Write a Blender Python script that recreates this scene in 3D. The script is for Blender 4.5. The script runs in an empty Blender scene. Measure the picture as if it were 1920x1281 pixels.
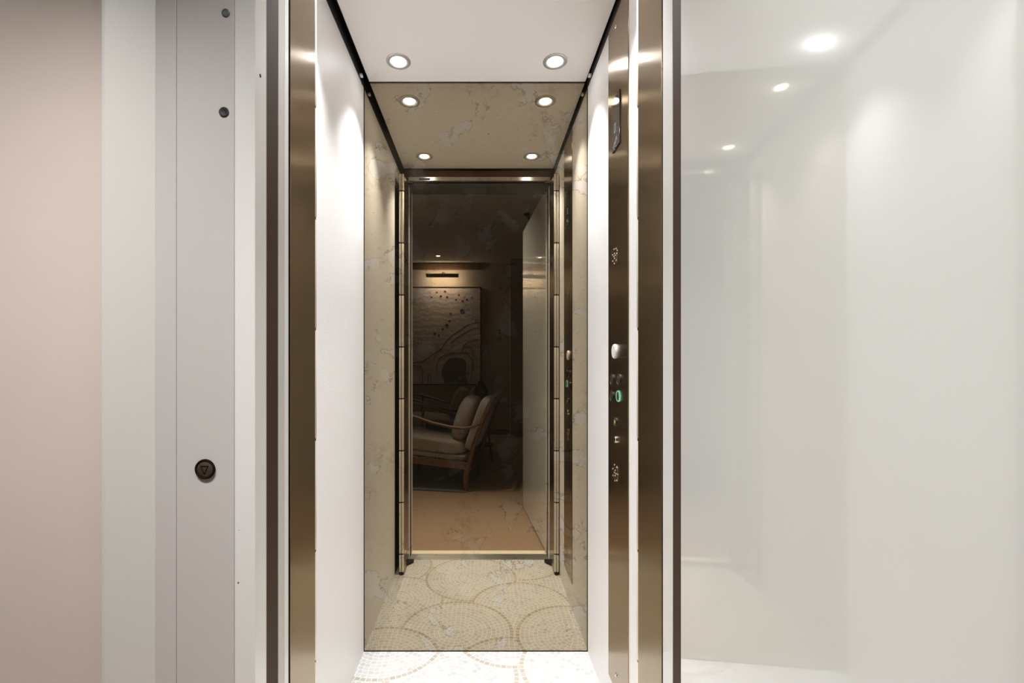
import bpy, bmesh, math, random
from mathutils import Vector, Matrix

# ------------------------------------------------------------------ scene basics
sc = bpy.context.scene
COL = sc.collection
U = 0.002                 # one plan unit in metres
D = 1.706                 # camera to the mirror on the back wall
EYE = 1.084               # camera height above the floor
cam_data = bpy.data.cameras.new('camera')
cam_data.sensor_width = 36.0
cam_data.lens = 36.0 * 853.0 / 1920.0
cam_data.shift_x = (960 - 902) / 1920.0
cam_data.shift_y = (680 - 640.5) / 1920.0
cam_data.clip_start = 0.02
cam = bpy.data.objects.new('camera', cam_data)
cam.location = (0, 0, EYE)
cam.rotation_euler = (math.radians(90), 0, 0)
COL.objects.link(cam)
sc.camera = cam

world = bpy.data.worlds.new('world')
world.use_nodes = True
world.node_tree.nodes['Background'].inputs[0].default_value = (0.02, 0.018, 0.016, 1)
world.node_tree.nodes['Background'].inputs[1].default_value = 1.0
sc.world = world

sc.view_settings.view_transform = 'Standard'
sc.view_settings.look = 'None'
sc.view_settings.exposure = 0.13
sc.view_settings.gamma = 1.0
sc.view_settings.use_curve_mapping = False
cy = sc.cycles
cy.max_bounces = 14
cy.diffuse_bounces = 7
cy.glossy_bounces = 10
cy.sample_clamp_indirect = 6.0
cy.blur_glossy = 0.3
cy.use_denoising = True

CABIN_SPREAD = 80.0
CABIN_SPOT_W = 3.05       # watts of each cabin downlight
CABIN_LENS = 48.0         # radiance of a cabin lens
ADDED_DOOR_W = 112.0        # added unseen downlight that brightens the open door
ADDED_WASHER_W = 110.0        # added unseen wall washers that brighten the lift wall
ROOM_DIM_W = 5.0          # dimmed downlights of the lounge
PICTURE_L = 130.0          # radiance of the picture light tube


def Y(z):                 # distance given as a share of D
    return z * D


def P(X, z, h):           # plan units -> world point (h above eye level)
    return Vector((X * U, z * D, EYE + h * U))


def mir(px, py, z):       # a point seen in the mirror at virtual distance z
    return Vector(((px - 902) * z * U, (2 - z) * D, EYE + (680 - py) * z * U))


# ------------------------------------------------------------------ materials
def new_mat(name):
    m = bpy.data.materials.new(name)
    m.use_nodes = True
    nt = m.node_tree
    b = nt.nodes['Principled BSDF']
    return m, nt, b


def node(nt, t, **kw):
    n = nt.nodes.new(t)
    for k, v in kw.items():
        setattr(n, k, v)
    return n


def link(nt, a, b):
    nt.links.new(a, b)


def math_n(nt, op, a, b=None, c=None, clamp=False):
    n = nt.nodes.new('ShaderNodeMath')
    n.operation = op
    n.use_clamp = clamp
    for i, v in enumerate((a, b, c)):
        if v is None:
            continue
        if isinstance(v, (int, float)):
            n.inputs[i].default_value = v
        else:
            nt.links.new(v, n.inputs[i])
    return n.outputs[0]


def mixc(nt, fac, a, b, mode='MIX'):
    n = nt.nodes.new('ShaderNodeMix')
    n.data_type = 'RGBA'
    n.blend_type = mode
    for sock, v in ((n.inputs[0], fac), (n.inputs[6], a), (n.inputs[7], b)):
        if isinstance(v, (int, float)):
            sock.default_value = v
        elif isinstance(v, tuple):
            sock.default_value = (*v[:3], 1)
        else:
            nt.links.new(v, sock)
    return n.outputs[2]


def noise(nt, vec, scale, detail=3, rough=0.5, dist=0.0):
    n = nt.nodes.new('ShaderNodeTexNoise')
    n.inputs['Scale'].default_value = scale
    n.inputs['Detail'].default_value = detail
    n.inputs['Roughness'].default_value = rough
    n.inputs['Distortion'].default_value = dist
    if vec is not None:
        nt.links.new(vec, n.inputs['Vector'])
    return n.outputs[0]


def pos(nt):
    return nt.nodes.new('ShaderNodeNewGeometry').outputs['Position']


def scaled(nt, vec, s):
    n = nt.nodes.new('ShaderNodeVectorMath')
    n.operation = 'MULTIPLY'
    nt.links.new(vec, n.inputs[0])
    n.inputs[1].default_value = s
    return n.outputs[0]


def ramp(nt, fac, stops):
    n = nt.nodes.new('ShaderNodeValToRGB')
    e = n.color_ramp.elements
    while len(e) < len(stops):
        e.new(0.5)
    for i, (p, c) in enumerate(stops):
        e[i].position = p
        e[i].color = (c, c, c, 1) if isinstance(c, (int, float)) else (*c, 1)
    nt.links.new(fac, n.inputs[0])
    return n.outputs[0]


def bump(nt, b, h, strength, dist=0.002):
    n = nt.nodes.new('ShaderNodeBump')
    n.inputs['Strength'].default_value = strength
    n.inputs['Distance'].default_value = dist
    nt.links.new(h, n.inputs['Height'])
    nt.links.new(n.outputs[0], b.inputs['Normal'])


def simple(name, col, rough=0.5, metal=0.0, var=0.06, vscale=6.0, bumps=None, coat=0.0, spec=0.5):
    m, nt, b = new_mat(name)
    p = pos(nt)
    f = noise(nt, p, vscale, 4)
    lo = tuple(c * (1 - var) for c in col)
    hi = tuple(min(1, c * (1 + var)) for c in col)
    link(nt, mixc(nt, f, lo, hi), b.inputs['Base Color'])
    b.inputs['Roughness'].default_value = rough
    b.inputs['Metallic'].default_value = metal
    b.inputs['Coat Weight'].default_value = coat
    b.inputs['Coat Roughness'].default_value = 0.03
    b.inputs['Specular IOR Level'].default_value = spec
    if bumps:
        bump(nt, b, noise(nt, p, bumps[0], 5, 0.6), bumps[1])
    return m


def brushed(name, col, rough=0.3, aniso=0.85, streak=(520, 520, 1.2), horizontal=False):
    """brushed sheet metal, grain vertical (or horizontal)"""
    m, nt, b = new_mat(name)
    p = pos(nt)
    s = streak if not horizontal else (2.0, 160, 260)
    f = noise(nt, scaled(nt, p, s), 3.0, 5, 0.65)
    big = noise(nt, scaled(nt, p, (3, 3, 0.8)), 2.0, 3)
    c = mixc(nt, f, tuple(x * 0.93 for x in col), tuple(min(1, x * 1.07) for x in col))
    c = mixc(nt, math_n(nt, 'MULTIPLY', big, 0.25), c, tuple(x * 0.75 for x in col))
    link(nt, c, b.inputs['Base Color'])
    b.inputs['Metallic'].default_value = 1.0
    link(nt, math_n(nt, 'MULTIPLY_ADD', f, 0.06, rough - 0.03), b.inputs['Roughness'])
    b.inputs['Anisotropic'].default_value = aniso
    n = nt.nodes.new('ShaderNodeVectorMath')
    n.operation = 'CROSS_PRODUCT'
    link(nt, nt.nodes.new('ShaderNodeNewGeometry').outputs['True Normal'], n.inputs[0])
    n.inputs[1].default_value = (0, 0, 1) if not horizontal else (1, 0, 0)
    link(nt, n.outputs[0], b.inputs['Tangent'])
    return m


def emit(name, col, strength):
    m = bpy.data.materials.new(name)
    m.use_nodes = True
    nt = m.node_tree
    nt.nodes.clear()
    o = nt.nodes.new('ShaderNodeOutputMaterial')
    e = nt.nodes.new('ShaderNodeEmission')
    e.inputs[0].default_value = (*col, 1)
    e.inputs[1].default_value = strength
    nt.links.new(e.outputs[0], o.inputs[0])
    return m


def make_mosaic():
    m, nt, b = new_mat('mosaic_tiles')
    p = pos(nt)
    sx = nt.nodes.new('ShaderNodeSeparateXYZ')
    link(nt, p, sx.inputs[0])
    x, y = sx.outputs[0], sx.outputs[1]
    R = 116 * U
    w = R / 13.0
    centres = [(-245, 495), (-200, 668), (105, 461), (-25, 559), (90, 699), (-50, 789), (57, 921), (184, 806), (-185, 888)]
    # running choice of the topmost fan a point lies in: radius, angle, seed
    r_cur = math_n(nt, 'ADD', y, 7.0)
    t_cur = x
    s_cur = None
    a0 = 0.0
    seed = 1.0
    base_seed = None
    for i, (cx, cz) in enumerate(centres):
        wx, wy = cx * U, cz / 853.0 * D
        dx = math_n(nt, 'SUBTRACT', x, wx)
        dy = math_n(nt, 'SUBTRACT', y, wy)
        r = math_n(nt, 'SQRT', math_n(nt, 'ADD', math_n(nt, 'MULTIPLY', dx, dx), math_n(nt, 'MULTIPLY', dy, dy)))
        inside = math_n(nt, 'LESS_THAN', r, R)
        ang = math_n(nt, 'ARCTAN2', dy, dx)
        # arc position measured along the ring, whole tiles per ring
        ring = math_n(nt, 'FLOOR', math_n(nt, 'DIVIDE', r, w))
        count = math_n(nt, 'MULTIPLY_ADD', ring, 5.5, 3.0)
        count = math_n(nt, 'FLOOR', count)
        arc = math_n(nt, 'MULTIPLY', math_n(nt, 'DIVIDE', ang, 2 * math.pi), count)
        arc = math_n(nt, 'ADD', arc, math_n(nt, 'MULTIPLY', ring, 0.37))
        arc_m = math_n(nt, 'MULTIPLY', arc, w)

        def pick(new, old):
            a = math_n(nt, 'MULTIPLY', new, inside)
            inv = math_n(nt, 'SUBTRACT', 1.0, inside)
            return math_n(nt, 'MULTIPLY_ADD', old, inv, a)
        r_cur = pick(r, r_cur)
        t_cur = pick(arc_m, t_cur)
        s_new = math_n(nt, 'ADD', 0.0, float(i + 1) * 3.7)
        s_cur = math_n(nt, 'MULTIPLY', s_new, inside) if s_cur is None else pick(s_new, s_cur)
    u = math_n(nt, 'DIVIDE', r_cur, w)
    v = math_n(nt, 'DIVIDE', t_cur, w)
    fu, fv = math_n(nt, 'FRACT', u), math_n(nt, 'FRACT', v)

    def edge(f):
        d = math_n(nt, 'ABSOLUTE', math_n(nt, 'SUBTRACT', f, 0.5))
        return d
    e = math_n(nt, 'MAXIMUM', edge(fu), math_n(nt, 'MULTIPLY', edge(fv), 0.99))
    grout = ramp(nt, e, [(0.425, 0.0), (0.465, 1.0)])
    cid = nt.nodes.new('ShaderNodeCombineXYZ')
    link(nt, math_n(nt, 'FLOOR', u), cid.inputs[0])
    link(nt, math_n(nt, 'FLOOR', v), cid.inputs[1])
    link(nt, s_cur, cid.inputs[2])
    wn = nt.nodes.new('ShaderNodeTexWhiteNoise')
    wn.noise_dimensions = '3D'
    link(nt, cid.outputs[0], wn.inputs['Vector'])
    tile = ramp(nt, wn.outputs[0], [(0.0, (0.36, 0.36, 0.35)), (0.14, (0.41, 0.41, 0.40)), (0.5, (0.44, 0.44, 0.43)), (1.0, (0.48, 0.48, 0.47))])
    veins = noise(nt, p, 60, 4)
    tile = mixc(nt, math_n(nt, 'MULTIPLY', veins, 0.25), tile, (0.60, 0.58, 0.54))
    # the outermost ring of each fan is beige marble
    outer = math_n(nt, 'GREATER_THAN', r_cur, R - w)
    outer = math_n(nt, 'MULTIPLY', outer, math_n(nt, 'LESS_THAN', r_cur, R))
    beige = ramp(nt, wn.outputs[0], [(0.0, (0.34, 0.30, 0.25)), (1.0, (0.42, 0.38, 0.33))])
    tile = mixc(nt, outer, tile, beige)
    col = mixc(nt, grout, tile, (0.66, 0.66, 0.65))
    link(nt, col, b.inputs['Base Color'])
    b.inputs['Roughness'].default_value = 0.34
    b.inputs['Specular IOR Level'].default_value = 0.35
    bump(nt, b, math_n(nt, 'SUBTRACT', 1.0, grout), 0.25, 0.001)
    return m


def make_mirror():
    """bronze-tinted mirror with an antiqued silvering: torn flakes, specks, foxing"""
    m, nt, b = new_mat('antiqued_mirror')
    out = nt.nodes['Material Output']
    p = pos(nt)
    warp = noise(nt, p, 9.0, 5, 0.6)
    big = noise(nt, p, 2.1, 4, 0.55)
    flakes = noise(nt, p, 8.0, 7, 0.58, 0.2)
    patch = ramp(nt, flakes, [(0.585, 0.0), (0.592, 1.0)])
    rim = ramp(nt, flakes, [(0.574, 0.0), (0.585, 1.0), (0.588, 1.0), (0.595, 0.0)])
    rim = math_n(nt, 'MULTIPLY', rim, ramp(nt, noise(nt, p, 14, 3), [(0.42, 0.0), (0.56, 1.0)]))
    fine = noise(nt, p, 75, 5, 0.75)
    foxing = math_n(nt, 'MULTIPLY', ramp(nt, noise(nt, p, 4.3, 6, 0.68), [(0.55, 0.0), (0.72, 1.0)]), ramp(nt, noise(nt, p, 46, 4, 0.7), [(0.44, 0.0), (0.60, 1.0)]))
    specks = ramp(nt, noise(nt, p, 120, 2), [(0.70, 0.0), (0.76, 1.0)])
    tint = mixc(nt, big, (0.52, 0.45, 0.335), (0.45, 0.385, 0.28))
    tint = mixc(nt, patch, tint, (0.50, 0.45, 0.37))
    tint = mixc(nt, math_n(nt, 'MULTIPLY', fine, 0.30), tint, (0.20, 0.155, 0.09))
    tint = mixc(nt, math_n(nt, 'MULTIPLY', rim, 0.65), tint, (0.13, 0.10, 0.06))
    tint = mixc(nt, math_n(nt, 'MULTIPLY', foxing, 0.45), tint, (0.14, 0.10, 0.06))
    tint = mixc(nt, math_n(nt, 'MULTIPLY', specks, 0.5), tint, (0.10, 0.08, 0.05))
    link(nt, tint, b.inputs['Base Color'])
    b.inputs['Metallic'].default_value = 1.0
    b.inputs['Roughness'].default_value = 0.0
    dif = nt.nodes.new('ShaderNodeBsdfDiffuse')
    link(nt, mixc(nt, patch, (0.10, 0.085, 0.06), (0.17, 0.15, 0.13)), dif.inputs[0])
    fac = math_n(nt, 'MULTIPLY_ADD', patch, 0.015, 0.04)
    mx = nt.nodes.new('ShaderNodeMixShader')
    link(nt, fac, mx.inputs[0])
    link(nt, b.outputs[0], mx.inputs[1])
    link(nt, dif.outputs[0], mx.inputs[2])
    link(nt, mx.outputs[0], out.inputs[0])
    return m


def make_wood_floor():
    m, nt, b = new_mat('oak_floor')
    p = pos(nt)
    rot = nt.nodes.new('ShaderNodeMapping')
    rot.inputs['Rotation'].default_value = (0, 0, math.radians(8))
    link(nt, p, rot.inputs[0])
    br = nt.nodes.new('ShaderNodeTexBrick')
    br.inputs['Scale'].default_value = 1.0
    br.inputs['Brick Width'].default_value = 1.9
    br.inputs['Row Height'].default_value = 0.30
    br.inputs['Mortar Size'].default_value = 0.002
    br.inputs['Color1'].default_value = (0.31, 0.225, 0.155, 1)
    br.inputs['Color2'].default_value = (0.285, 0.20, 0.135, 1)
    br.inputs['Mortar'].default_value = (0.22, 0.14, 0.08, 1)
    link(nt, rot.outputs[0], br.inputs['Vector'])
    g = noise(nt, scaled(nt, rot.outputs[0], (1.5, 12, 1)), 3, 6, 0.6)
    link(nt, mixc(nt, math_n(nt, 'MULTIPLY', g, 0.5), br.outputs[0], (0.25, 0.165, 0.105)), b.inputs['Base Color'])
    b.inputs['Roughness'].default_value = 0.38
    return m


def make_canvas():
    """thick relief paint in a neutral grey, rows of ridges and pits"""
    m, nt, b = new_mat('relief_paint')
    p = pos(nt)
    w = nt.nodes.new('ShaderNodeTexWave')
    w.wave_type = 'RINGS'
    w.inputs['Scale'].default_value = 5.0
    w.inputs['Distortion'].default_value = 9.0
    w.inputs['Detail'].default_value = 3.0
    link(nt, scaled(nt, p, (1.2, 0.5, 1)), w.inputs['Vector'])
    n1 = noise(nt, p, 5, 5)
    c = mixc(nt, n1, (0.40, 0.36, 0.35), (0.58, 0.53, 0.50))
    c = mixc(nt, math_n(nt, 'MULTIPLY', w.outputs[1], 0.12), c, (0.22, 0.19, 0.18))
    link(nt, c, b.inputs['Base Color'])
    b.inputs['Roughness'].default_value = 0.55
    h = math_n(nt, 'ADD', w.outputs[1], noise(nt, p, 40, 4))
    bump(nt, b, h, 0.35, 0.004)
    return m


def make_fabric(name, col):
    m, nt, b = new_mat(name)
    p = pos(nt)
    f = noise(nt, p, 90, 3)
    link(nt, mixc(nt, f, tuple(c * 0.8 for c in col), col), b.inputs['Base Color'])
    b.inputs['Roughness'].default_value = 0.9
    b.inputs['Sheen Weight'].default_value = 0.2
    bump(nt, b, noise(nt, p, 260, 2), 0.3, 0.001)
    return m


def make_wallcover():
    m, nt, b = new_mat('woven_wallcovering')
    p = pos(nt)
    a = noise(nt, scaled(nt, p, (1, 1, 12)), 45, 3)
    c = noise(nt, scaled(nt, p, (9, 9, 1)), 45, 3)
    f = math_n(nt, 'MULTIPLY_ADD', a, 0.5, math_n(nt, 'MULTIPLY', c, 0.5))
    link(nt, mixc(nt, f, (0.78, 0.755, 0.75), (0.85, 0.83, 0.825)), b.inputs['Base Color'])
    b.inputs['Roughness'].default_value = 0.42
    b.inputs['Specular IOR Level'].default_value = 0.4
    bump(nt, b, f, 0.5, 0.0012)
    return m


M = dict(
    mosaic=make_mosaic(), mirror=make_mirror(), oak=make_wood_floor(), canvas=make_canvas(),
    wallcover=make_wallcover(),
    plaster=simple('pink_beige_plaster', (0.60, 0.515, 0.465), 0.8, var=0.07, vscale=3.0, bumps=(60, 0.12)),
    lounge_wall=simple('lounge_plaster', (0.36, 0.31, 0.25), 0.85, var=0.16, vscale=4.0, bumps=(30, 0.3)),
    lounge_ceiling=simple('lounge_ceiling_paint', (0.60, 0.58, 0.58), 0.8, var=0.03),
    cabin_ceiling=simple('cabin_ceiling_laminate', (0.93, 0.91, 0.91), 0.45, var=0.01),
    frame=simple('grey_white_frame_paint', (0.52, 0.495, 0.475), 0.42, var=0.03, vscale=2.0, bumps=(220, 0.05)),
    reveal=simple('white_reveal_paint', (0.72, 0.71, 0.69), 0.28, var=0.02, coat=0.4),
    lacquer=simple('white_gloss_lacquer', (0.74, 0.745, 0.725), 0.12, var=0.008, coat=1.0, spec=0.6),
    seal=simple('brown_bronze_seal', (0.05, 0.028, 0.018), 0.6, var=0.2, spec=0.2),
    black=simple('black_shadow_gap', (0.006, 0.006, 0.006), 0.6),
    bronze=brushed('brushed_bronze', (0.36, 0.275, 0.18), 0.23, 0.82),
    bronze_h=brushed('brushed_bronze_header', (0.15, 0.09, 0.05), 0.24, 0.8),
    barrel=simple('satin_hinge_metal', (0.84, 0.79, 0.70), 0.34, metal=0.35),
    steel=brushed('satin_aluminium', (0.62, 0.62, 0.60), 0.3, 0.5, horizontal=True),
    chrome=simple('polished_steel', (0.82, 0.82, 0.80), 0.10, metal=1.0, var=0.02),
    trimring=simple('nickel_trim_ring', (0.62, 0.60, 0.58), 0.3, metal=0.45, var=0.03),
    glass_black=simple('dark_display_glass', (0.03, 0.03, 0.035), 0.06, spec=0.8, coat=1.0),
    led=emit('display_segments', (0.85, 0.90, 1.0), 0.3),
    green=emit('green_button_ring_light', (0.35, 0.9, 0.62), 0.6),
    yellow=simple('yellow_enamel', (0.75, 0.62, 0.05), 0.3),
    dark_metal=simple('dark_metal', (0.03, 0.027, 0.024), 0.4, metal=0.6),
    cap_grey=simple('grey_green_cap', (0.10, 0.12, 0.11), 0.45),
    antique=simple('antique_brass_button', (0.15, 0.105, 0.07), 0.36, metal=0.7, var=0.12, vscale=60),
    ink=simple('engraved_line', (0.008, 0.005, 0.004), 0.7, spec=0.1),
    cream=simple('cream_stone_threshold', (0.72, 0.66, 0.54), 0.4),
    lens=emit('lit_lens', (0.98, 0.99, 1.0), CABIN_LENS),
    roomlens=emit('lit_room_lens', (1.0, 0.88, 0.72), 22.0),
    tube_light=emit('picture_light_tube', (1.0, 0.92, 0.82), PICTURE_L),
    walnut=simple('walnut', (0.11, 0.055, 0.032), 0.35, var=0.3, vscale=18),
    ebony=simple('ebonised_wood', (0.018, 0.014, 0.012), 0.4),
    linen=make_fabric('oatmeal_linen', (0.32, 0.28, 0.25)),
    black_fabric=make_fabric('black_velvet', (0.012, 0.012, 0.012)),
    rug=make_fabric('charcoal_rug', (0.075, 0.07, 0.068)),
    vase=simple('dark_glazed_clay', (0.05, 0.03, 0.02), 0.3, var=0.4, vscale=20),
    leather=make_fabric('brown_leather', (0.16, 0.09, 0.055)),
    lounge_base=simple('lounge_baseboard_paint', (0.20, 0.11, 0.06), 0.5),
    bead=simple('pale_corner_bead', (0.62, 0.55, 0.42), 0.4),
    anthracite=simple('anthracite_paint', (0.10, 0.092, 0.088), 0.45),
    reflect_white=simple('painted_steel_reflection', (0.80, 0.78, 0.75), 0.35),
    architrave=simple('architrave_paint', (0.60, 0.585, 0.555), 0.4, var=0.02),
    umber=simple('umber_paint', (0.12, 0.095, 0.085), 0.6, var=0.4, vscale=30),
    brass=brushed('dark_brass', (0.30, 0.20, 0.11), 0.3, 0.4),
)


# ------------------------------------------------------------------ mesh helpers
class MB:
    def __init__(self):
        self.bm = bmesh.new()

    def box(self, lo, hi, bevel=0.0, seg=2):
        c = [(lo[i] + hi[i]) / 2 for i in range(3)]
        s = [abs(hi[i] - lo[i]) for i in range(3)]
        r = bmesh.ops.create_cube(self.bm, size=1.0)
        vs = r['verts']
        for v in vs:
            v.co = Vector((v.co.x * s[0] + c[0], v.co.y * s[1] + c[1], v.co.z * s[2] + c[2]))
        if bevel > 0:
            es = list({e for v in vs for e in v.link_edges})
            bmesh.ops.bevel(self.bm, geom=es, offset=bevel, segments=seg, affect='EDGES', profile=0.5)
        return self

    def prism(self, poly, z0, z1, axis='z'):
        """polygon in the two other axes, extruded along axis"""
        def mk(a, b, c):
            return {'z': (a, b, c), 'x': (c, a, b), 'y': (a, c, b)}[axis]
        v0 = [self.bm.verts.new(mk(a, b, z0)) for a, b in poly]
        v1 = [self.bm.verts.new(mk(a, b, z1)) for a, b in poly]
        n = len(poly)
        self.bm.faces.new(v0)
        self.bm.faces.new(list(reversed(v1)))
        for i in range(n):
            self.bm.faces.new((v0[i], v1[i], v1[(i + 1) % n], v0[(i + 1) % n]))
        return self

    def lathe(self, prof, origin=(0, 0, 0), axis=(0, 0, 1), seg=40):
        """profile of (radius, height) turned about an axis through origin"""
        q = Vector((0, 0, 1)).rotation_difference(Vector(axis).normalized())
        o = Vector(origin)
        rings = []
        for r, h in prof:
            if r < 1e-6:
                rings.append([self.bm.verts.new(o + q @ Vector((0, 0, h)))])
            else:
                rings.append([self.bm.verts.new(o + q @ Vector((r * math.cos(2 * math.pi * i / seg), r * math.sin(2 * math.pi * i / seg), h))) for i in range(seg)])
        for a, b in zip(rings, rings[1:]):
            for i in range(seg):
                j = (i + 1) % seg
                if len(a) == 1 and len(b) == 1:
                    continue
                if len(a) == 1:
                    self.bm.faces.new((a[0], b[i], b[j]))
                elif len(b) == 1:
                    self.bm.faces.new((a[i], b[0], a[j]))
                else:
                    self.bm.faces.new((a[i], b[i], b[j], a[j]))
        return self

    def tube(self, pts, radii, seg=12, flat=1.0):
        pts = [Vector(p) for p in pts]
        if isinstance(radii, (int, float)):
            radii = [radii] * len(pts)
        rings = []
        for i, p in enumerate(pts):
            t = (pts[min(i + 1, len(pts) - 1)] - pts[max(i - 1, 0)]).normalized()
            up = Vector((0, 1, 0)) if abs(t.y) < 0.9 else Vector((0, 0, 1))
            a = t.cross(up).normalized()
            b = t.cross(a).normalized()
            rings.append([self.bm.verts.new(p + a * radii[i] * flat * math.cos(2 * math.pi * k / seg) + b * radii[i] * math.sin(2 * math.pi * k / seg)) for k in range(seg)])
        for a, b in zip(rings, rings[1:]):
            for k in range(seg):
                self.bm.faces.new((a[k], b[k], b[(k + 1) % seg], a[(k + 1) % seg]))
        self.bm.faces.new(rings[0])
        self.bm.faces.new(list(reversed(rings[-1])))
        return self

    def cushion(self, centre, size, mat3=None, n=14, power=5.0, puff=0.25):
        """soft box: superellipsoid with a slight crown"""
        before = set(self.bm.verts)
        r = bmesh.ops.create_cube(self.bm, size=2.0)
        vs = r['verts']
        es = list({e for v in vs for e in v.link_edges})
        bmesh.ops.subdivide_edges(self.bm, edges=es, cuts=n, use_grid_fill=True)
        allv = {v for f in self.bm.faces for v in f.verts if v not in before}
        c = Vector(centre)
        mt = mat3 or Matrix.Identity(3)
        for v in allv:
            q = v.co.copy()
            l = (abs(q.x) ** power + abs(q.y) ** power + abs(q.z) ** power) ** (1 / power)
            q = q / l
            k = 1 + puff * (1 - min(1, q.x * q.x)) * (1 - min(1, q.y * q.y)) * 0.6
            q = Vector((q.x * size[0] / 2, q.y * size[1] / 2, q.z * size[2] / 2 * k))
            v.co = c + mt @ q
        return self

    def build(self, name, mat, parent=None, smooth=False, loc=None):
        bmesh.ops.recalc_face_normals(self.bm, faces=self.bm.faces)
        me = bpy.data.meshes.new(name)
        self.bm.to_mesh(me)
        self.bm.free()
        me.materials.append(mat)
        o = bpy.data.objects.new(name, me)
        COL.objects.link(o)
        if smooth:
            for pl in me.polygons:
                pl.use_smooth = True
            try:
                me.set_sharp_from_angle(angle=math.radians(40))
            except Exception:
                pass
        if loc is not None:
            o.location = loc
        if parent is not None:
            o.parent = parent
        return o


def thing(name, label, cat, loc=(0, 0, 0), rz=0.0, group=None):
    o = bpy.data.objects.new(name, None)
    o.empty_display_size = 0.1
    COL.objects.link(o)
    o.location = loc
    o.rotation_euler = (0, 0, rz)
    o['label'] = label
    o['category'] = cat
    if group:
        o['group'] = group
    return o


def tag(o, label, cat, group=None):
    o['label'] = label
    o['category'] = cat
    if group:
        o['group'] = group
    return o


def struct(name, mb, mat, label=None, parent=None, smooth=False):
    o = mb.build(name, mat, parent, smooth)
    if parent is None:
        o['kind'] = 'structure'
        if label:
            o['label'] = label
            o['category'] = name.split('_')[0]
    return o


def ubox(mb, X0, X1, z0, z1, h0, h1, bevel=0.0):
    """box given in plan units: X, share of D, height over eye level"""
    a, b = P(X0, z0, h0), P(X1, z1, h1)
    return mb.box((min(a.x, b.x), min(a.y, b.y), min(a.z, b.z)), (max(a.x, b.x), max(a.y, b.y), max(a.z, b.z)), bevel)


FL = -542                      # floor in plan units
CEIL = 525                     # cabin ceiling panel
XL, XR = -220, 200             # cabin side walls
ZF = 0.549                     # cabin front
ZS = 0.640                     # inner edge of the folded doors
ZR = 0.465                     # face of the landing frame

# ------------------------------------------------------------------ cabin shell
struct('floor', ubox(MB(), XL - 10, XR + 10, 0.535, 1.02, FL - 14, FL), M['mosaic'], 'pale mosaic floor of concentric fans inside the lift cabin')
struct('wall_left', ubox(MB(), XL - 14, XL, ZS, 1.02, FL, 515), M['wallcover'], 'white woven wall lining on the left side of the lift cabin')
struct('wall_right', ubox(MB(), XR, XR + 14, ZS, 1.02, FL, 515), M['wallcover'], 'white woven wall lining on the right side of the lift cabin')
struct('wall_back', ubox(MB(), XL - 14, XR + 14, 1.006, 1.03, FL, 560), M['black'])
# dark pockets behind the folded doors
t = MB()
ubox(t, XL - 14, XL, ZF - 0.0, ZS, FL, 455)
struct('trim_1', t, M['black'])
t = MB()
ubox(t, XR, XR + 14, ZF, ZS, FL, 455)
struct('trim_2', t, M['black'])
t = MB()
ubox(t, XL - 14, XL, ZF, ZS, 455, 515)
ubox(t, XR, XR + 14, ZF, ZS, 455, 515)
struct('wall_front', t, M['wallcover'])
# shadow gap that runs round the top of the walls
t = MB()
ubox(t, XL - 14, XL + 1, ZF, 1.006, 515, 565)
ubox(t, XR - 1, XR + 14, ZF, 1.006, 515, 565)
ubox(t, XL - 14, XR + 14, ZF - 0.06, 1.03, 545, 565)
struct('trim_3', t, M['black'])
# floating ceiling panel
struct('ceiling', ubox(MB(), -209, 195, ZF + 0.008, 0.997, CEIL, CEIL + 8, 0.001), M['cabin_ceiling'], 'smooth white floating ceiling panel of the lift cabin')

# the bronze header over the cabin doorway
hd = MB()
ubox(hd, XL, XR, ZF - 0.035, ZF, 489, 545)
struct('beam_front', hd, M['bronze_h'])

# ------------------------------------------------------------------ antiqued mirror
mt = thing('wall_mirror', 'bronze-tinted antiqued mirror covering the whole back wall of the cabin', 'mirror', P(-10, 1.0, FL))
o = MB()
o.box((-0.4175, 0.0, 0.0035), (0.4175, 0.006, (527 - FL) * U))
g = o.build('mirror_glass', M['mirror'], mt)
o = MB()
hh = (540 - FL) * U
for lo, hi in (((-0.4200, -0.0008, 0), (-0.4172, 0.008, hh)), ((0.4172, -0.0008, 0), (0.4200, 0.008, hh)), ((-0.42, -0.0008, 0), (0.42, 0.008, 0.0036)), ((-0.42, -0.0005, (527 - FL) * U), (0.42, 0.008, hh))):
    o.box(lo, hi)
o.build('edge_strip', M['ink'], mt)['label'] = 'thin dark polished edge'
for X in (XL + 3, XR - 3):
    o = MB()
    a = P(X, 0.966, 520) - mt.location
    o.box((a.x - 0.005, a.y - 0.008, a.z - 0.004), (a.x + 0.005, a.y + 0.008, a.z + 0.004), 0.0015)
    o.build('mirror_clip', M['cabin_ceiling'], mt)['label'] = 'small white clip at the top corner'

# ------------------------------------------------------------------ cabin downlights
spot_names = {(-1, 0.929): 'round recessed downlight on the left, nearer the mirror', (1, 0.929): 'round recessed downlight on the right, nearer the mirror',
              (-1, 0.643): 'round recessed downlight on the left, nearer the cabin door', (1, 0.643): 'round recessed downlight on the right, nearer the cabin door'}


def downlight(name, label, loc, r_out, r_lens, lens_mat, group, cat='ceiling light'):
    t = thing(name, label, cat, loc, 0, group)
    o = MB()
    o.lathe([(r_lens * 0.98, 0.006), (r_lens, -0.001), (r_lens * 1.12, -0.0035), (r_out * 0.93, -0.004), (r_out, -0.0025), (r_out, 0.002), (r_lens * 0.98, 0.006)])
    o.build('trim_ring', M['trimring'], t, smooth=True)
    o = MB()
    o.lathe([(0, -0.0035), (r_lens * 0.5, -0.003), (r_lens * 0.85, -0.001), (r_lens * 0.985, 0.003), (0, 0.004)])
    o.build('lens', lens_mat, t, smooth=True)
    return t


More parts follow.
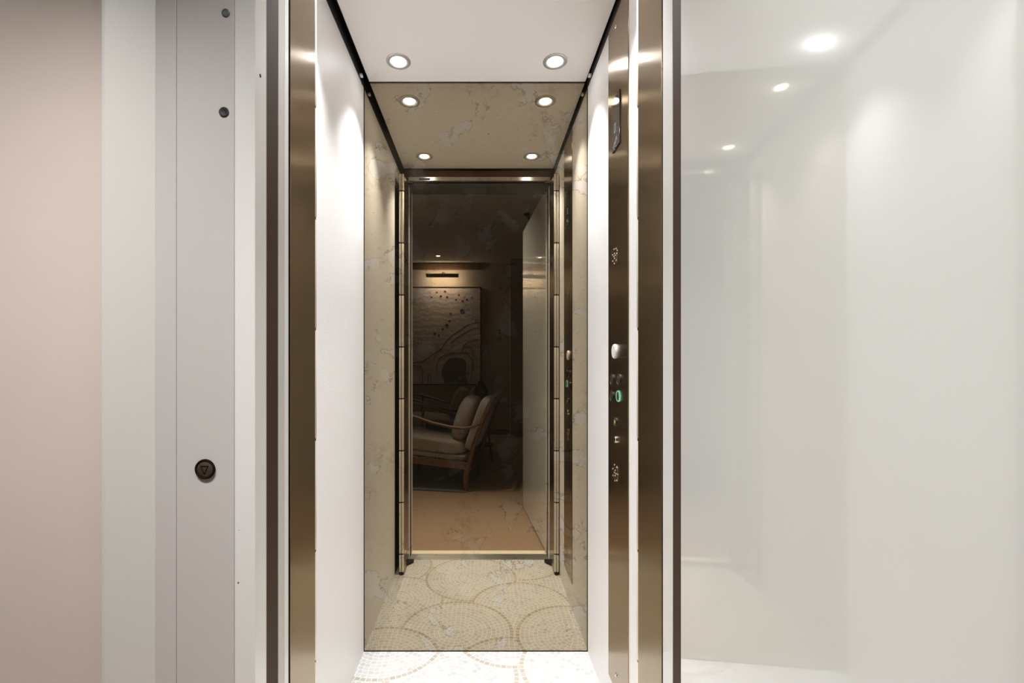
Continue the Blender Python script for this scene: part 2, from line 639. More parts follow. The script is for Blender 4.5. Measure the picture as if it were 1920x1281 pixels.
def add_spot(name, loc, watts, col, angle, blend, radius, rot=(0, 0, 0)):
    l = bpy.data.lights.new(name, 'SPOT')
    l.energy = watts
    l.color = col
    l.spot_size = math.radians(angle)
    l.spot_blend = blend
    l.shadow_soft_size = radius
    o = bpy.data.objects.new(name, l)
    o.location = loc
    o.rotation_euler = rot
    COL.objects.link(o)
    return o


for (s, z), lab in spot_names.items():
    X = -144 if s < 0 else 129
    p = P(X, z, CEIL)
    dl = downlight('ceiling_downlight', lab, p, 0.042, 0.026, M['lens'], 'downlights in the cabin ceiling')
    ld = bpy.data.lights.new('lamp', 'AREA')
    ld.shape = 'DISK'
    ld.size = 0.046
    ld.energy = CABIN_SPOT_W
    ld.color = (0.965, 0.985, 1.0)
    ld.spread = math.radians(CABIN_SPREAD)
    lamp = bpy.data.objects.new('lamp', ld)
    COL.objects.link(lamp)
    lamp.location = (0, 0, -0.0045)
    lamp.parent = dl

# ------------------------------------------------------------------ folded cabin doors
def folded_door(side, label):
    """two leaves folded against the wall, a segmented hinge barrel on the inner edge, guide foot"""
    X0 = XL + 10.5 if side < 0 else XR - 1      # wall side
    Xi = -197 if side < 0 else 186.5            # passage side
    Xw = -209.4 if side < 0 else 198.5
    base = P((Xi + Xw) / 2, (ZF + ZS) / 2, FL)
    t = thing('folding_door', label, 'door', base)

    def L(v):
        return v - base
    h0, h1 = FL + 6, 483
    zl0, zl1 = ZF + 0.002, ZS - 0.006
    mid = (Xi + Xw) / 2
    for a, b, nm in ((Xi, mid + (0.6 if side > 0 else -0.6) * 1, 'door_leaf'), (mid - (0.6 if side > 0 else -0.6) * 1, Xw, 'door_leaf')):
        o = MB()
        lo, hi = L(P(min(a, b), zl0, h0)), L(P(max(a, b), zl1, h1))
        o.box(lo, hi, 0.0008)
        o.build(nm, M['bronze'], t)
    # hinge barrel in sections with thin black joints
    yb = ZS - 0.004
    ybw = yb * D - base.y
    cuts = [h0] + [ -(py - 680) * 1.36 for py in (1039.7, 942.6, 845.5, 747.8, 650.6, 553.2, 455.5, 357.8)] + [h1]
    r = abs(Xi - Xw) / 2 * U
    cx = mid * U - base.x
    for a, b in zip(cuts, cuts[1:]):
        za, zb = EYE + a * U - base.z + 0.0026, EYE + b * U - base.z - 0.0026
        o = MB()
        ww = r * 0.97
        o.box((cx - ww, ybw - 0.004, za), (cx - 0.0008, ybw + 0.009, zb), 0.003)
        o.box((cx + 0.0008, ybw - 0.004, za), (cx + ww, ybw + 0.009, zb), 0.003)
        o.build('hinge_barrel', M['barrel'], t, smooth=True)
    o = MB()
    o.box((cx - r * 0.85, ybw - 0.004, h0 * U + EYE), (cx + r * 0.85, ybw + 0.006, h1 * U + EYE - 0.001))
    o.build('hinge_pin', M['black'], t)
    # foot guide and top arm near the sill
    o = MB()
    xi = Xi * U - base.x
    sgn = 1 if side < 0 else -1
    y0 = (ZF + 0.004) * D - base.y
    o.prism([(xi, y0), (xi + sgn * 0.030, y0), (xi + sgn * 0.030, y0 + 0.012), (xi, y0 + 0.045)], 0.006, 0.018)
    o.build('guide_shoe', M['dark_metal'], t)
    o = MB()
    zt = EYE + 484 * U
    o.prism([(xi - sgn * 0.01, y0), (xi + sgn * 0.030, y0), (xi + sgn * 0.026, y0 + 0.012), (xi - sgn * 0.01, y0 + 0.03)], zt, zt + 0.010)
    o.build('pivot_arm', M['dark_metal'], t)
    o = MB()
    o.lathe([(0, 0), (r * 0.9, 0.001), (r * 0.95, 0.010), (0, 0.012)], (cx, ybw + 0.002, 0.001))
    o.build('foot', M['dark_metal'], t, smooth=True)
    return t


folded_door(-1, 'bronze folding cabin door stacked open on the left of the opening')
folded_door(1, 'bronze folding cabin door stacked open on the right of the opening')

# door track
trk = thing('door_track', 'slim aluminium door track under the bronze header of the cabin opening', 'track', P(0, ZF + 0.01, 489))
o = MB()
o.box(((XL + 24) * U, -0.010, 0.001), ((XR - 14) * U, 0.008, 0.022), 0.001)
o.build('rail', M['steel'], trk)
o = MB()
o.box((-0.335, 0.0075, 0.006), (-0.275, 0.0115, 0.015), 0.001)
o.build('roller_latch', M['dark_metal'], trk)

# ------------------------------------------------------------------ control panel in the right wall
cp = thing('control_panel', 'tall brushed bronze button panel on the right cabin wall', 'control panel', P(XR, 0.776, FL))
PT = 0.0025                   # plate stands this far off the wall


def cpt(px, py, off=0.0):     # pixel on the plate -> local coordinates on the wall
    z = XR / (px - 902.0)
    w = P(XR, z, (680 - py) * z)
    w.x -= off
    return w - cp.location


o = MB()
zA, zB = XR / 240.0, XR / 277.5
lo, hi = P(XR, zB, -486) - cp.location, P(XR, zA, 514) - cp.location
o.box((lo.x - PT, lo.y, lo.z), (hi.x + 0.002, hi.y, hi.z), 0.0012)
o.build('face_plate', M['bronze'], cp)
o = MB()
a = cpt(1151, 289)
b_ = cpt(1165, 165)
o.box((-PT - 0.0035, b_.y, a.z), (-PT, a.y, b_.z - 0.002), 0.001)
disp = o.build('display', M['glass_black'], cp)
disp['label'] = 'dark glass floor display'


def seg_digit(mb, cy_, cz, w, h, segs, x=-PT - 0.0042, t=0.0035):
    # the plate faces -x; screen-right is towards the camera (-y)
    S = {'a': ((-w, h), (w, h)), 'g': ((-w, 0), (w, 0)), 'd': ((-w, -h), (w, -h)), 'f': ((-w, 0), (-w, h)), 'b': ((w, 0), (w, h)), 'e': ((-w, -h), (-w, 0)), 'c': ((w, -h), (w, 0))}
    for s in segs:
        (u0, v0), (u1, v1) = S[s]
        u0, u1 = -u1, -u0
        if u0 > u1:
            u0, u1 = u1, u0
        mb.box((x, cy_ + u0 - t / 2, cz + min(v0, v1) - t / 2), (x + 0.0009, cy_ + u1 + t / 2, cz + max(v0, v1) + t / 2))


o = MB()
c0 = cpt(1157, 240)
seg_digit(o, c0.y, c0.z, 0.007, 0.012, 'abcdef', t=0.0022)
o.build('digit', M['led'], disp)['label'] = 'lit white digit'
o = MB()
c1 = cpt(1157, 270)
for k, (dy, dz, w, h) in enumerate(((-0.018, 0.004, 0.004, 0.012), (-0.010, 0.000, 0.003, 0.016), (-0.003, -0.002, 0.004, 0.010), (0.005, -0.006, 0.003, 0.014), (0.012, -0.008, 0.004, 0.008), (-0.014, -0.012, 0.006, 0.002), (0.000, -0.016, 0.006, 0.002))):
    o.box((-PT - 0.0042, c1.y + dy, c1.z + dz), (-PT - 0.0034, c1.y + dy + w, c1.z + dz + h))
o.build('symbol', M['led'], disp)['label'] = 'small pale symbols under the digit'


def on_plate(px, py, prof, name, mat, parent=cp, seg=32):
    c = cpt(px, py)
    mb = MB()
    mb.lathe(prof, (-PT, c.y, c.z), (-1, 0, 0), seg)
    return mb.build(name, mat, parent, smooth=True)


# screws at both ends
for py in (50, 1266):
    s = on_plate(1157, py, [(0.0055, 0), (0.0055, 0.0015), (0.0035, 0.0032), (0, 0.0036)], 'screw', M['chrome'])

# slotted speaker rosettes
def rosette(px, py, r, rings, name):
    c = cpt(px, py)
    root = on_plate(px, py, [(r, 0), (r, 0.0006), (r * 0.96, 0.001), (0, 0.001)], name, M['bronze'])
    holes, lips = MB(), MB()
    for k in range(rings):
        rr = r * (0.30 + 0.62 * k / max(1, rings - 1))
        n = 4 + 3 * k
        for i in range(n):
            a = 2 * math.pi * (i + 0.4 * k) / n
            cyy, czz = c.y + rr * math.cos(a), c.z + rr * math.sin(a)
            lips.lathe([(0.0026, 0), (0.0032, 0.0010), (0.0020, 0.0018), (0.0016, 0.0)], (-PT - 0.0008, cyy, czz), (-1, 0, 0), 10)
            holes.lathe([(0.0017, 0), (0.0017, 0.0009), (0, 0.0009)], (-PT - 0.0008, cyy, czz), (-1, 0, 0), 8)
    lips.build('rim', M['chrome'], root, smooth=True)
    holes.build('hole', M['ink'], root)
    return root


rosette(1155, 480, 0.024, 2, 'speaker_grille')
rosette(1156, 887, 0.026, 2, 'microphone_grille')
rd = on_plate(1155.5, 659, [(0.0215, 0), (0.0215, 0.004), (0.0195, 0.0062), (0, 0.0066)], 'fob_reader', M['reflect_white'])  # steel disc with its white reflection painted in as an even pale colour
rd['label'] = 'pale round reader disc'


def push_button(px, py, r, ringmat, symbol):
    root = on_plate(px, py, [(r, 0), (r, 0.0032), (r * 0.9, 0.0044), (r * 0.84, 0.003), (r * 0.84, 0.0)], 'button', ringmat)
    c = cpt(px, py)
    on_plate(px, py, [(r * 0.8, 0), (r * 0.8, 0.0030), (r * 0.7, 0.0036), (0, 0.0036)], 'button_cap', M['antique'], root)
    mb = MB()
    x = -PT - 0.0042
    if symbol in ('0', '1', '2', '3'):
        seg_digit(mb, c.y, c.z, r * 0.16, r * 0.30, {'0': 'abcdef', '1': 'bc', '2': 'abged', '3': 'abgcd'}[symbol], x, 0.0013)
    elif symbol == 'bell':
        mb.prism([(c.y - 0.0045, c.z - 0.003), (c.y + 0.0045, c.z - 0.003), (c.y + 0.003, c.z + 0.001), (c.y + 0.002, c.z + 0.0045), (c.y - 0.002, c.z + 0.0045), (c.y - 0.003, c.z + 0.001)], x, x + 0.001, 'x')
        mb.lathe([(0.0012, 0), (0.0012, 0.001), (0, 0.001)], (x + 0.001, c.y, c.z - 0.0042), (-1, 0, 0), 10)
    mb.build('symbol', M['yellow'] if symbol == 'bell' else M['chrome'], root)
    if symbol in ('0', '1', '2', '3'):
        mb = MB()
        for i in range(3):
            mb.lathe([(0.0009, 0), (0.0009, 0.0006), (0, 0.001)], (-PT - 0.0034, c.y + r * 0.55, c.z + (i - 1) * 0.006), (-1, 0, 0), 8)
        mb.build('braille_dot', M['chrome'], root)
    return root


push_button(1150, 712, 0.0165, M['dark_metal'], '2')
push_button(1163, 712, 0.0165, M['dark_metal'], '3')
push_button(1149.5, 743, 0.0165, M['dark_metal'], '0')
push_button(1162, 743, 0.0165, M['green'], '1')['label'] = 'button with a lit green ring'
push_button(1156.5, 791, 0.013, M['dark_metal'], 'bell')['label'] = 'button with a yellow bell'
ks = on_plate(1157, 824, [(0.0105, 0), (0.0105, 0.004), (0.009, 0.0055), (0.005, 0.0055), (0.005, 0.003), (0, 0.003)], 'key_switch', M['chrome'])
c = cpt(1157, 824)
o = MB()
o.box((-PT - 0.0062, c.y - 0.001, c.z - 0.004), (-PT - 0.0029, c.y + 0.001, c.z + 0.004))
o.build('keyhole', M['ink'], ks)

# ------------------------------------------------------------------ sills between cabin and landing
sill = thing('door_sill', 'grooved aluminium sill across the lift doorway', 'door sill', P(0, 0.515, FL))
o = MB()
for k in range(7):
    y0 = -0.036 + k * 0.0103
    o.box(((XL + 23) * U, y0, -0.006), ((XR - 14) * U, y0 + 0.0078, 0.002), 0.0006)
o.build('rib', M['steel'], sill)
o = MB()
o.box(((XL + 23) * U, -0.037, -0.012), ((XR - 14) * U, 0.037, -0.001))
o.build('base_plate', M['dark_metal'], sill)
tag(ubox(MB(), XL + 23, XR - 14, ZR, 0.4925, FL - 6, FL + 1).build('threshold', M['cream']), 'cream stone threshold strip on the landing side of the lift doorway', 'threshold')

# ------------------------------------------------------------------ landing frame
lf = thing('lift_door_frame', 'grey-white metal lift door frame around the opening, on the left with the call button', 'door frame', P(-240, 0.5, FL))


def fbox(X0, X1, z0, z1, h0, h1, name, mat, bevel=0.0):
    o = MB()
    ubox(o, X0, X1, z0, z1, h0, h1, bevel)
    ob = o.build(name, mat, lf)
    ob.location = -lf.location
    return ob


TOP = 520
fbox(-215, -197, 0.4650, 0.490, FL, TOP, 'reveal_strip', M['reveal'], 0.0012)['label'] = 'glossy white inner return'
fbox(-215, -197.4, 0.4902, 0.518, FL, 483, 'door_seal', M['seal'])['label'] = 'dark brown seal strip'
fbox(-215, -197.0, 0.5182, 0.534, FL, 483, 'stop_strip', M['frame'], 0.001)
fbox(-215, -197.0, 0.5342, 0.546, FL, 483, 'stop_strip', M['reveal'], 0.001)
fbox(-230, -197.6, 0.546, 0.5485, FL, 500, 'shadow_strip', M['ink'])
# main face plate with its flush joints
fbox(-266, -215.3, 0.4655, 0.50, FL, TOP, 'face_plate', M['frame'], 0.0015)
fbox(-284.5, -266.3, 0.4658, 0.50, FL, TOP, 'side_plate', M['frame'], 0.0008)
o = MB()
o.prism([(-284.5 * U, 0.466 * D), (-284.5 * U, 0.50 * D), (-320 * U, 0.50 * D), (-320 * U, 0.450 * D), (-317.5 * U, 0.450 * D)], 0, EYE + TOP * U)
ob = o.build('splayed_architrave', M['architrave'], lf)
ob.location = -lf.location
# right leg of the frame behind the open door
fbox(186, 215, 0.5182, 0.546, FL, 483, 'stop_strip', M['reveal'], 0.001)
fbox(186.4, 215, 0.4935, 0.518, FL, 483, 'door_seal', M['seal'])
fbox(187, 215, 0.546, 0.5485, FL, 500, 'shadow_strip', M['ink'])
fbox(212, 300, 0.4935, 0.52, FL, TOP, 'face_plate', M['frame'], 0.001)
# transom
fbox(-197, 186, 0.4655, 0.546, 483, 540, 'transom', M['anthracite'], 0.001)
# details on the face
o = MB()
hl = P(-206, 0.4655, 0)
def on_face(px, py, prof, name, mat, parent, z=0.4652):
    c = Vector(((px - 902) * z * U, z * D, EYE + (680 - py) * z * U))
    mb = MB()
    mb.lathe(prof, c, (0, -1, 0), 40)
    ob = mb.build(name, mat, None, smooth=True)
    ob.parent = parent
    ob.location = -parent.location
    return ob


on_face(423.5, 24, [(0.0072, 0), (0.0072, 0.0006), (0.0055, 0.0012), (0.0050, 0.0006), (0, 0.0006)], 'screw_cap', M['cap_grey'], lf)['label'] = 'grey-green screw cap'
on_face(420, 210, [(0.0086, 0), (0.0086, 0.0007), (0.007, 0.0012), (0.0045, 0.0002), (0, 0.0)], 'lock_hole', M['black'], lf)['label'] = 'black round lock hole'
on_face(447, 1093, [(0.0016, 0), (0.0016, 0.0004), (0, 0.0006)], 'rivet', M['cap_grey'], lf)
on_face(448.5, 994, [(0.0010, 0), (0.0010, 0.0003), (0, 0.0005)], 'rivet', M['cap_grey'], lf)
mb = MB()
zz = 197 / (902 - 488.0)
cc = Vector((-197 * U, zz * D, EYE + (680 - 142) * zz * U))
mb.lathe([(0.0030, 0), (0.0030, 0.0004), (0.0016, 0.0004), (0.0010, 0), (0, 0)], cc, (1, 0, 0), 20)
ob = mb.build('screw', M['ink'], lf)
ob.location = -lf.location

# call button
cbx = Vector(((385.5 - 902) * 0.4652 * U, 0.4652 * D, EYE + (680 - 879.5) * 0.4652 * U))
cb = thing('call_button', 'round antique brass lift call button with a down triangle on the frame', 'button', cbx)
o = MB()
o.lathe([(0.0170, 0), (0.0176, 0.0012), (0.0170, 0.0034), (0.0150, 0.0040), (0.0140, 0.0026), (0.0140, 0.0)], (0, 0, 0), (0, -1, 0), 56)
o.build('bezel', M['ink'], cb, smooth=True)['label'] = 'black bezel ring'
o = MB()
o.lathe([(0.0138, 0), (0.0138, 0.0022), (0.0128, 0.0030), (0, 0.0030)], (0, 0, 0), (0, -1, 0), 56)
cap = o.build('button_cap', M['antique'], cb, smooth=True)
o = MB()
tri = [Vector((-0.0064, 0, 0.0055)), Vector((0.0060, 0, 0.0055)), Vector((-0.0004, 0, -0.0085))]
for i in range(3):
    a, b_ = tri[i], tri[(i + 1) % 3]
    d = (b_ - a).normalized()
    n = Vector((-d.z, 0, d.x)) * 0.0006
    a, b_ = a - d * 0.0006, b_ + d * 0.0006
    o.prism([((a + n).x, (a + n).z), ((b_ + n).x, (b_ + n).z), ((b_ - n).x, (b_ - n).z), ((a - n).x, (a - n).z)], -0.0036, -0.0029, 'y')
o.build('triangle_symbol', M['ink'], cap)['label'] = 'engraved down-pointing triangle'

# ------------------------------------------------------------------ landing door, swung open into the room
HX, HZ = 183.6 * U, 0.491 * D
door_ang = math.radians(3.7)
dr = bpy.data.objects.new('door_1', None)
COL.objects.link(dr)
dr.location = (HX, HZ, 0)
dr.rotation_euler = (0, 0, -door_ang)    # local -y runs along the slab towards the room
dr['kind'] = 'structure'
dr['label'] = 'glossy white lacquered landing door standing open on the right'
dr['category'] = 'door'
DW = 0.836
o = MB()
o.box((0.0, -DW, 0.010), (0.038, -0.001, EYE + 490 * U), 0.0012)
o.build('door_slab', M['lacquer'], dr)
o = MB()
o.box((0.004, -DW - 0.0015, 0.012), (0.034, -DW + 0.001, EYE + 488 * U))
o.build('edge_strip', M['bead'], dr)
for hz in (0.25, 1.05, 1.80):
    o = MB()
    o.lathe([(0.0, 0), (0.007, 0.001), (0.007, 0.089), (0, 0.09)], (0.043, -0.004, hz), (0, 0, 1), 20)
    o.build('hinge', M['steel'], dr, smooth=True)

# ------------------------------------------------------------------ the lounge around and behind the camera
YW = 0.4665 * D               # landing wall face
RC = 2.584                    # lounge ceiling
BX0, BX1, BY = -3.0, 1.7, -2.01 * D
o = MB()
o.box((BX0, YW - 0.006, 0), (-318.5 * U, YW + 0.12, RC))
o.box((300 * U, YW - 0.006, 0), (BX1, YW + 0.12, RC))
o.box((-318.5 * U, YW + 0.02, EYE + 519 * U), (300 * U, YW + 0.12, RC))
struct('wall_landing', o, M['plaster'], 'pink-beige plaster wall beside the lift door frame')
struct('floor_lounge', MB().box((BX0, BY, -0.02), (BX1, ZR * D, 0.0)), M['oak'])
struct('ceiling_lounge', MB().box((BX0, BY, RC), (BX1, YW + 0.12, RC + 0.05)), M['lounge_ceiling'])
struct('wall_far', MB().box((BX0, BY - 0.1, 0), (BX1, BY, RC)), M['lounge_wall'])
struct('wall_far_left', MB().box((BX0 - 0.1, BY, 0), (BX0, YW + 0.12, RC)), M['lounge_wall'])
struct('wall_far_right', MB().box((BX1, BY, 0), (BX1 + 0.1, YW + 0.12, RC)), M['lounge_wall'])
cz = (2 - 3.86) * D
struct('column_1', MB().box((212 * U, BY, 0), (BX1, cz, RC)), M['lounge_wall'])
struct('trim_4', MB().box((212 * U - 0.006, cz - 0.002, 0.1), (212 * U + 0.004, cz + 0.004, RC)), M['bead'])
o = MB()
o.box((BX0, BY, 0), (212 * U, BY + 0.015, 0.09))
o.box((212 * U, cz, 0), (BX1, cz + 0.015, 0.09))
struct('baseboard_far', o, M['lounge_base'])
struct('beam_far', MB().box((BX0, BY, EYE + 696 * U), (0.0, BY + 0.05, EYE + 738 * U)), M['walnut'])

# picture and its light
zp = 3.985
pa, pb = mir(759, 720, zp), mir(900.5, 539.5, zp)
pic = thing('relief_painting', 'large grey abstract relief painting hung under the picture light', 'painting', ((pa.x + pb.x) / 2, BY, pa.z))
hw, hgt = (pb.x - pa.x) / 2, pb.z - pa.z
o = MB()
o.box((-hw, 0.004, 0), (hw, 0.042, hgt), 0.002)
cv = o.build('canvas', M['canvas'], pic)
o = MB()
for lo, hi in (((-hw - 0.012, 0, -0.012), (-hw, 0.05, hgt + 0.012)), ((hw, 0, -0.012), (hw + 0.012, 0.05, hgt + 0.012)), ((-hw, 0, -0.012), (hw, 0.05, 0)), ((-hw, 0, hgt), (hw, 0.05, hgt + 0.012))):
    o.box(lo, hi)
o.build('frame', M['ebony'], pic)


def pp(ax, ay):               # px in the 929x1281 crop of the canvas
    px, py = 765 + ax / 6.407, 530 + ay / 6.405
    w = mir(px, py, zp)
    return Vector((w.x - pic.location.x, 0.042, w.z - pic.location.z))


for ax, ay, r in ((345, 118, 9), (445, 108, 13), (395, 165, 12), (470, 175, 12), (612, 150, 9), (577, 207, 9), (657, 224, 13), (708, 205, 10), (765, 180, 9), (652, 342, 24), (512, 372, 11), (500, 462, 12), (464, 513, 19), (418, 558, 11), (320, 617, 15), (370, 632, 10), (285, 175, 8)):
    c = pp(ax, ay)
    rr = r / 6.407 * zp * U
    o = MB()
    o.lathe([(rr, 0), (rr * 1.15, 0.004), (rr * 0.8, 0.007), (rr * 0.5, 0.001), (0, 0.001)], c, (0, 1, 0), 20)
    o.build('pit', M['umber'], pic, smooth=True)
lines = [[(50, 965), (180, 945), (270, 880), (400, 800), (450, 710), (520, 640), (620, 570), (720, 505), (800, 483), (860, 475)],
         [(520, 720), (600, 650), (700, 590), (780, 550), (850, 535)],
         [(650, 830), (665, 760), (720, 705), (800, 685), (855, 685)],
         [(345, 1100), (345, 980), (380, 900), (460, 855), (560, 845), (650, 838), (720, 850), (765, 920), (770, 1040), (750, 1200)],
         [(670, 790), (710, 765), (760, 780), (780, 850), (785, 1050)],
         [(55, 995), (150, 1000), (175, 1060), (175, 1210)], [(240, 1210), (245, 1090), (270, 1085), (275, 1210)]]
for ln in lines:
    o = MB()
    pts = [pp(*a) for a in ln]
    o.tube(pts, 0.0045, 8)
    o.build('ridge', M['umber'], pic, smooth=True)
o = MB()
arch = [(440, 1213), (400, 1080), (430, 980), (500, 910), (580, 900), (660, 915), (700, 960), (700, 1060), (690, 1120), (730, 1213)]
pts = [pp(*a) for a in arch]
o.prism([(p_.x, p_.z) for p_ in pts], 0.041, 0.047, 'y')
o.build('dark_arch', M['umber'], pic)
o = MB()
for ax, ay, rx in ((590, 975, 38), (600, 1080, 20), (625, 1150, 22)):
    c = pp(ax, ay)
    o.cushion((c.x, 0.050, c.z), (rx / 6.4 * zp * U * 1.6, 0.012, rx / 6.4 * zp * U * 2.4), n=5, power=2.4, puff=0)
o.build('pale_patch', M['linen'], pic, smooth=True)

lp = mir(829.5, 517, 3.9)
pl = thing('picture_light', 'long brass picture light on the wall above the relief painting', 'picture light', (lp.x, BY, lp.z))
lw = 61 * 3.9 * U / 2
ly = lp.y - BY
o = MB()
n = 10
prof = [(ly + 0.022 * math.cos(a), 0.022 * math.sin(a)) for a in [math.pi * k / n for k in range(n + 1)]] + [(ly - 0.019, 0), (ly - 0.0, 0.018), (ly + 0.019, 0)]
prof = [(ly + 0.024, -0.030), (ly + 0.028, -0.030), (ly + 0.028, 0.010), (ly + 0.012, 0.028), (ly - 0.014, 0.028), (ly - 0.014, 0.024), (ly + 0.010, 0.024), (ly + 0.024, 0.008)]
o.prism(prof, -lw, lw, 'x')
o.build('lamp_shade', M['brass'], pl, smooth=False)
o = MB()
o.tube([(-lw * 0.94, ly - 0.004, 0.006), (lw * 0.94, ly - 0.004, 0.006)], 0.008, 12)
o.build('tube', M['tube_light'], pl)
o = MB()
o.tube([(0, 0.0, 0.06), (0, 0.05, 0.075), (0, ly * 0.7, 0.06), (0, ly, 0.02)], 0.006, 10)
o.build('arm', M['brass'], pl, smooth=True)
o = MB()
o.lathe([(0, 0), (0.025, 0.001), (0.025, 0.010), (0, 0.014)], (0, 0, 0.06), (0, 1, 0), 24)
o.build('wall_plate', M['brass'], pl, smooth=True)

# lounge downlights: a seen one above the painting, the rest added out of view
room_spots = [(mir(821.5, 480, 3.75).x, mir(821.5, 480, 3.75).y, ROOM_DIM_W, 'small lounge downlight above the relief painting'),
              (-1.9, -0.4, ROOM_DIM_W, 'small added unseen downlight toward the left wall of the lounge'),  # added fixture, outside the view of camera and mirror
              ]
for x_, y_, w_, lab in room_spots:
    dl = downlight('lounge_downlight', lab, (x_, y_, RC), 0.045, 0.028, M['roomlens'], 'downlights in the lounge ceiling')
    lamp = add_spot('lamp', (0, 0, -0.03), w_, (1.0, 0.84, 0.66), 100, 0.8, 0.02)
    lamp.parent = dl
for x_, lab in ((-0.90, 'added unseen wall washer farther left along the lift wall'), (-0.40, 'added unseen wall washer just left of the lift opening')):
    dl = downlight('lounge_downlight', lab, (x_, 0.0, RC), 0.045, 0.028, M['roomlens'], 'downlights in the lounge ceiling')  # added out of view to brighten the wall left of the opening
    lamp = add_spot('lamp', (0, 0, -0.03), ADDED_WASHER_W, (1.0, 0.975, 0.96), 71, 1.0, 0.03, (math.radians(13.5), 0, 0))
    lamp.parent = dl
dl = downlight('lounge_downlight', 'added unseen downlight tilted toward the open white door', (-0.40, -0.22, RC), 0.045, 0.028, M['roomlens'], 'downlights in the lounge ceiling')  # added out of view to brighten the face of the open door
lamp = add_spot('lamp', (0, 0, -0.03), ADDED_DOOR_W, (0.97, 1.0, 0.98), 72, 1.0, 0.03)
lamp.rotation_euler = Vector((0.74, 0.48, -1.45)).to_track_quat('-Z', 'Y').to_euler()
lamp.parent = dl
cs = mir(910, 425, 2.94)
o = thing('ceiling_speaker', 'round flush speaker ring in the middle of the lounge ceiling', 'speaker', (cs.x, cs.y, RC))
q = MB()
q.lathe([(0.055, 0.0), (0.060, -0.006), (0.073, -0.007), (0.076, 0.0)], seg=40)
q.build('outer_ring', M['lounge_ceiling'], o, smooth=True)
q = MB()
q.lathe([(0, -0.002), (0.050, -0.004), (0.055, 0.0)], seg=40)
q.build('grille', M['lounge_ceiling'], o, smooth=True)
tp = mir(988, 402, 2.68)
o = thing('track_spotlight', 'small black ceiling spotlight near the open white door', 'spotlight', (tp.x, tp.y, RC))
q = MB()
q.lathe([(0, 0), (0.03, -0.001), (0.03, -0.018), (0, -0.02)], seg=24)
q.build('mount', M['black'], o, smooth=True)
q = MB()
q.tube([(0, 0, -0.018), (0.02, 0, -0.05), (0.045, 0, -0.065)], 0.012, 12)
q.build('arm', M['black'], o, smooth=True)
q = MB()
q.lathe([(0, 0), (0.022, 0.002), (0.026, 0.05), (0.02, 0.055), (0, 0.04)], (0.03, 0, -0.05), (0.8, 0, -0.6), 20)
q.build('lamp_head', M['black'], o, smooth=True)

# rug
rug_c = mir(873, 922, 2.235)
th = math.radians(10)
rg = MB()
rg.box((-0.03, 0.0, 0.0), (2.0, 0.95, 0.010), 0.003)
rg_o = rg.build('area_rug', M['rug'])
rg_o.location = (rug_c.x - 0.02, rug_c.y + 0.03, 0.0)
rg_o.rotation_euler = (0, 0, math.pi + th)
tag(rg_o, 'charcoal rug under the near wooden lounge chair', 'rug')


def Ry(a):
    return Matrix.Rotation(a, 3, 'Y')


def lounge_chair(label, loc, rz):
    """x runs towards the front of the seat, y across it"""
    W = 0.60
    t = thing('lounge_chair', label, 'chair', loc, rz, 'wooden lounge chairs')
    for v in (0.0, W):
        o = MB()
        o.tube([(0, v, 0.0), (0.0, v, 0.10), (-0.02, v, 0.22)], [0.016, 0.022, 0.030], 12)
        o.build('leg', M['walnut'], t, smooth=True)
        o = MB()
        o.tube([(0.60, v, 0.0), (0.60, v, 0.12), (0.60, v, 0.26)], [0.015, 0.020, 0.026], 12)
        o.build('leg', M['walnut'], t, smooth=True)
        o = MB()
        o.prism([(-0.05, 0.175), (0.70, 0.235), (0.71, 0.285), (0.60, 0.285), (-0.04, 0.235)], v - 0.016, v + 0.016, 'y')
        o.build('side_rail', M['walnut'], t)
        o = MB()
        pts = [(0.66, 0.655), (0.58, 0.655), (0.42, 0.612), (0.28, 0.568), (0.12, 0.535), (0.0, 0.527), (-0.08, 0.545), (-0.14, 0.58)]
        vv = v + (-0.035 if v == 0 else 0.035)
        o.tube([(a, vv, b) for a, b in pts], [0.014, 0.018, 0.018, 0.017, 0.017, 0.017, 0.016, 0.012], 12, 0.8)
        o.build('armrest', M['walnut'], t, smooth=True)
        o = MB()
        o.tube([(0.58, v, 0.26), (0.575, v + (vv - v) * 0.6, 0.45), (0.56, vv, 0.64)], [0.018, 0.014, 0.014], 12)
        o.build('arm_support', M['walnut'], t, smooth=True)
        o = MB()
        o.tube([(-0.02, v, 0.20), (-0.07, v, 0.38), (-0.15, v, 0.60), (-0.23, v, 0.775)], [0.020, 0.019, 0.017, 0.013], 12)
        o.build('back_post', M['walnut'], t, smooth=True)
    for a, b in ((0.66, 0.245), (-0.02, 0.205)):
        o = MB()
        o.box((a - 0.015, 0, b - 0.02), (a + 0.015, W, b + 0.025), 0.003)
        o.build('cross_rail', M['walnut'], t)
    o = MB()
    o.box((-0.235, 0, 0.745), (-0.205, W, 0.785), 0.006)
    o.build('top_rail', M['walnut'], t)
    o = MB()
    o.cushion((0.34, W / 2, 0.285), (0.68, W - 0.05, 0.05), Ry(-math.radians(4.5)), power=8, puff=0.1)
    o.build('seat_deck', M['linen'], t, smooth=True)
    o = MB()
    o.cushion((0.36, W / 2, 0.370), (0.68, W - 0.03, 0.125), Ry(-math.radians(4.5)), power=6, puff=0.35)
    o.build('seat_cushion', M['linen'], t, smooth=True)
    o = MB()
    o.cushion((-0.085, W / 2, 0.545), (0.48, W - 0.03, 0.085), Ry(math.radians(70)), power=6, puff=0.3)
    o.build('back_cushion', M['linen'], t, smooth=True)
    o = MB()
    o.cushion((0.045, W / 2, 0.585), (0.40, W - 0.06, 0.14), Ry(math.radians(72)), power=3.6, puff=0.3)
    o.build('pillow', M['linen'], t, smooth=True)
    return t


ch1 = lounge_chair('wooden lounge chair with oatmeal cushions nearest the lift', (rug_c.x, rug_c.y, 0.010), math.pi + th)


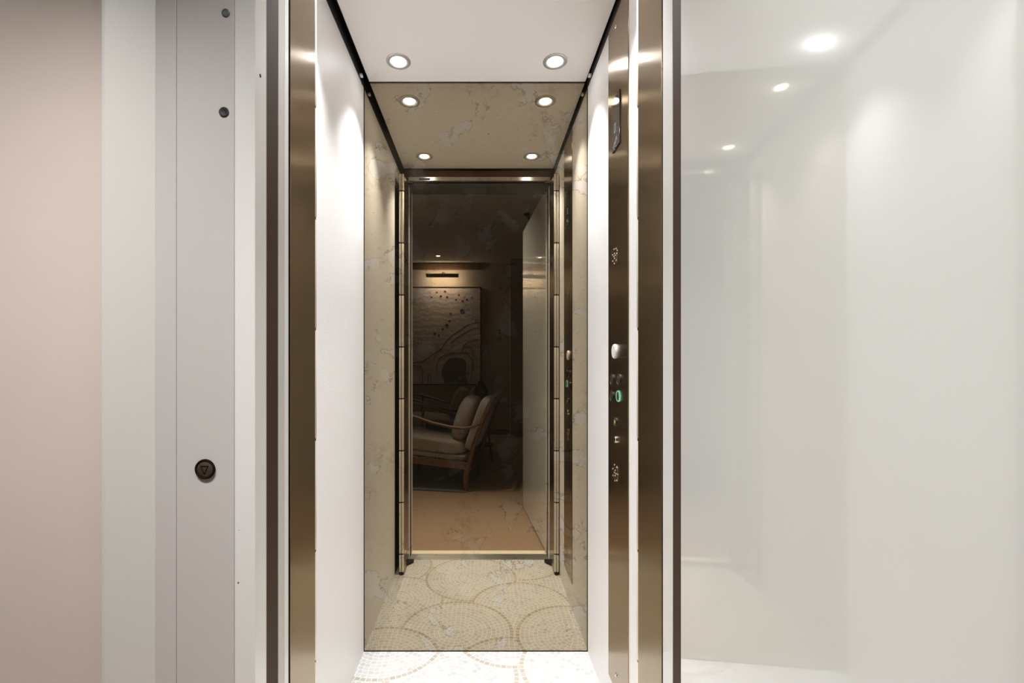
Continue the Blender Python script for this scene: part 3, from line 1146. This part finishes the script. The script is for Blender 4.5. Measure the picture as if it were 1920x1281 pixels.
def copy_thing(root, loc, rz, label):
    r = root.copy()
    COL.objects.link(r)
    r.location = loc
    r.rotation_euler = (0, 0, rz)
    r['label'] = label
    for ch in list(root.children):
        c_ = ch.copy()
        COL.objects.link(c_)
        c_.parent = r
    return r


p2 = mir(862, 860, 3.12)
copy_thing(ch1, (p2.x, p2.y, 0.0), math.pi + math.radians(4), 'wooden lounge chair with oatmeal cushions standing farther back, under the painting')
bc = MB()
bc.cushion((0, 0, 0.035), (0.26, 0.20, 0.075), n=10, power=2.8, puff=0.1)
bo = bc.build('throw_cushion', M['black_fabric'], smooth=True)
bp = Vector((rug_c.x, rug_c.y, 0)) + Matrix.Rotation(math.pi + th, 3, 'Z') @ Vector((0.33, 0.36, 0.47))
bo.location = bp
bo.rotation_euler = (0, -math.radians(4), math.pi + th + 0.3)
tag(bo, 'small black cushion lying on the seat of the near lounge chair', 'cushion')

# side table with a vase, behind the near chair
st = mir(905, 850, 2.95)
tb = thing('side_table', 'slim black side table between the two lounge chairs', 'table', (st.x, st.y, 0))
o = MB()
o.lathe([(0, 0.66), (0.125, 0.66), (0.13, 0.668), (0.125, 0.676), (0, 0.676)], seg=40)
o.build('tabletop', M['ebony'], tb, smooth=True)
for k in range(3):
    a = 2 * math.pi * k / 3 + 0.3
    o = MB()
    o.tube([(0.11 * math.cos(a), 0.11 * math.sin(a), 0.0), (0.06 * math.cos(a), 0.06 * math.sin(a), 0.34), (0.10 * math.cos(a), 0.10 * math.sin(a), 0.662)], 0.010, 10)
    o.build('leg', M['ebony'], tb, smooth=True)
o = MB()
o.lathe([(0, 0.17), (0.12, 0.17), (0.12, 0.186), (0, 0.186)], seg=36)
o.build('shelf', M['ebony'], tb, smooth=True)
vs_ = MB()
vs_.lathe([(0, 0), (0.045, 0), (0.075, 0.04), (0.085, 0.09), (0.06, 0.15), (0.03, 0.18), (0.035, 0.20), (0.028, 0.20), (0.022, 0.17), (0, 0.16)], seg=40)
vo = vs_.build('vase', M['vase'], smooth=True)
vo.location = (st.x - 0.02, st.y, 0.676)
tag(vo, 'dark glazed round vase standing on the black side table', 'vase')
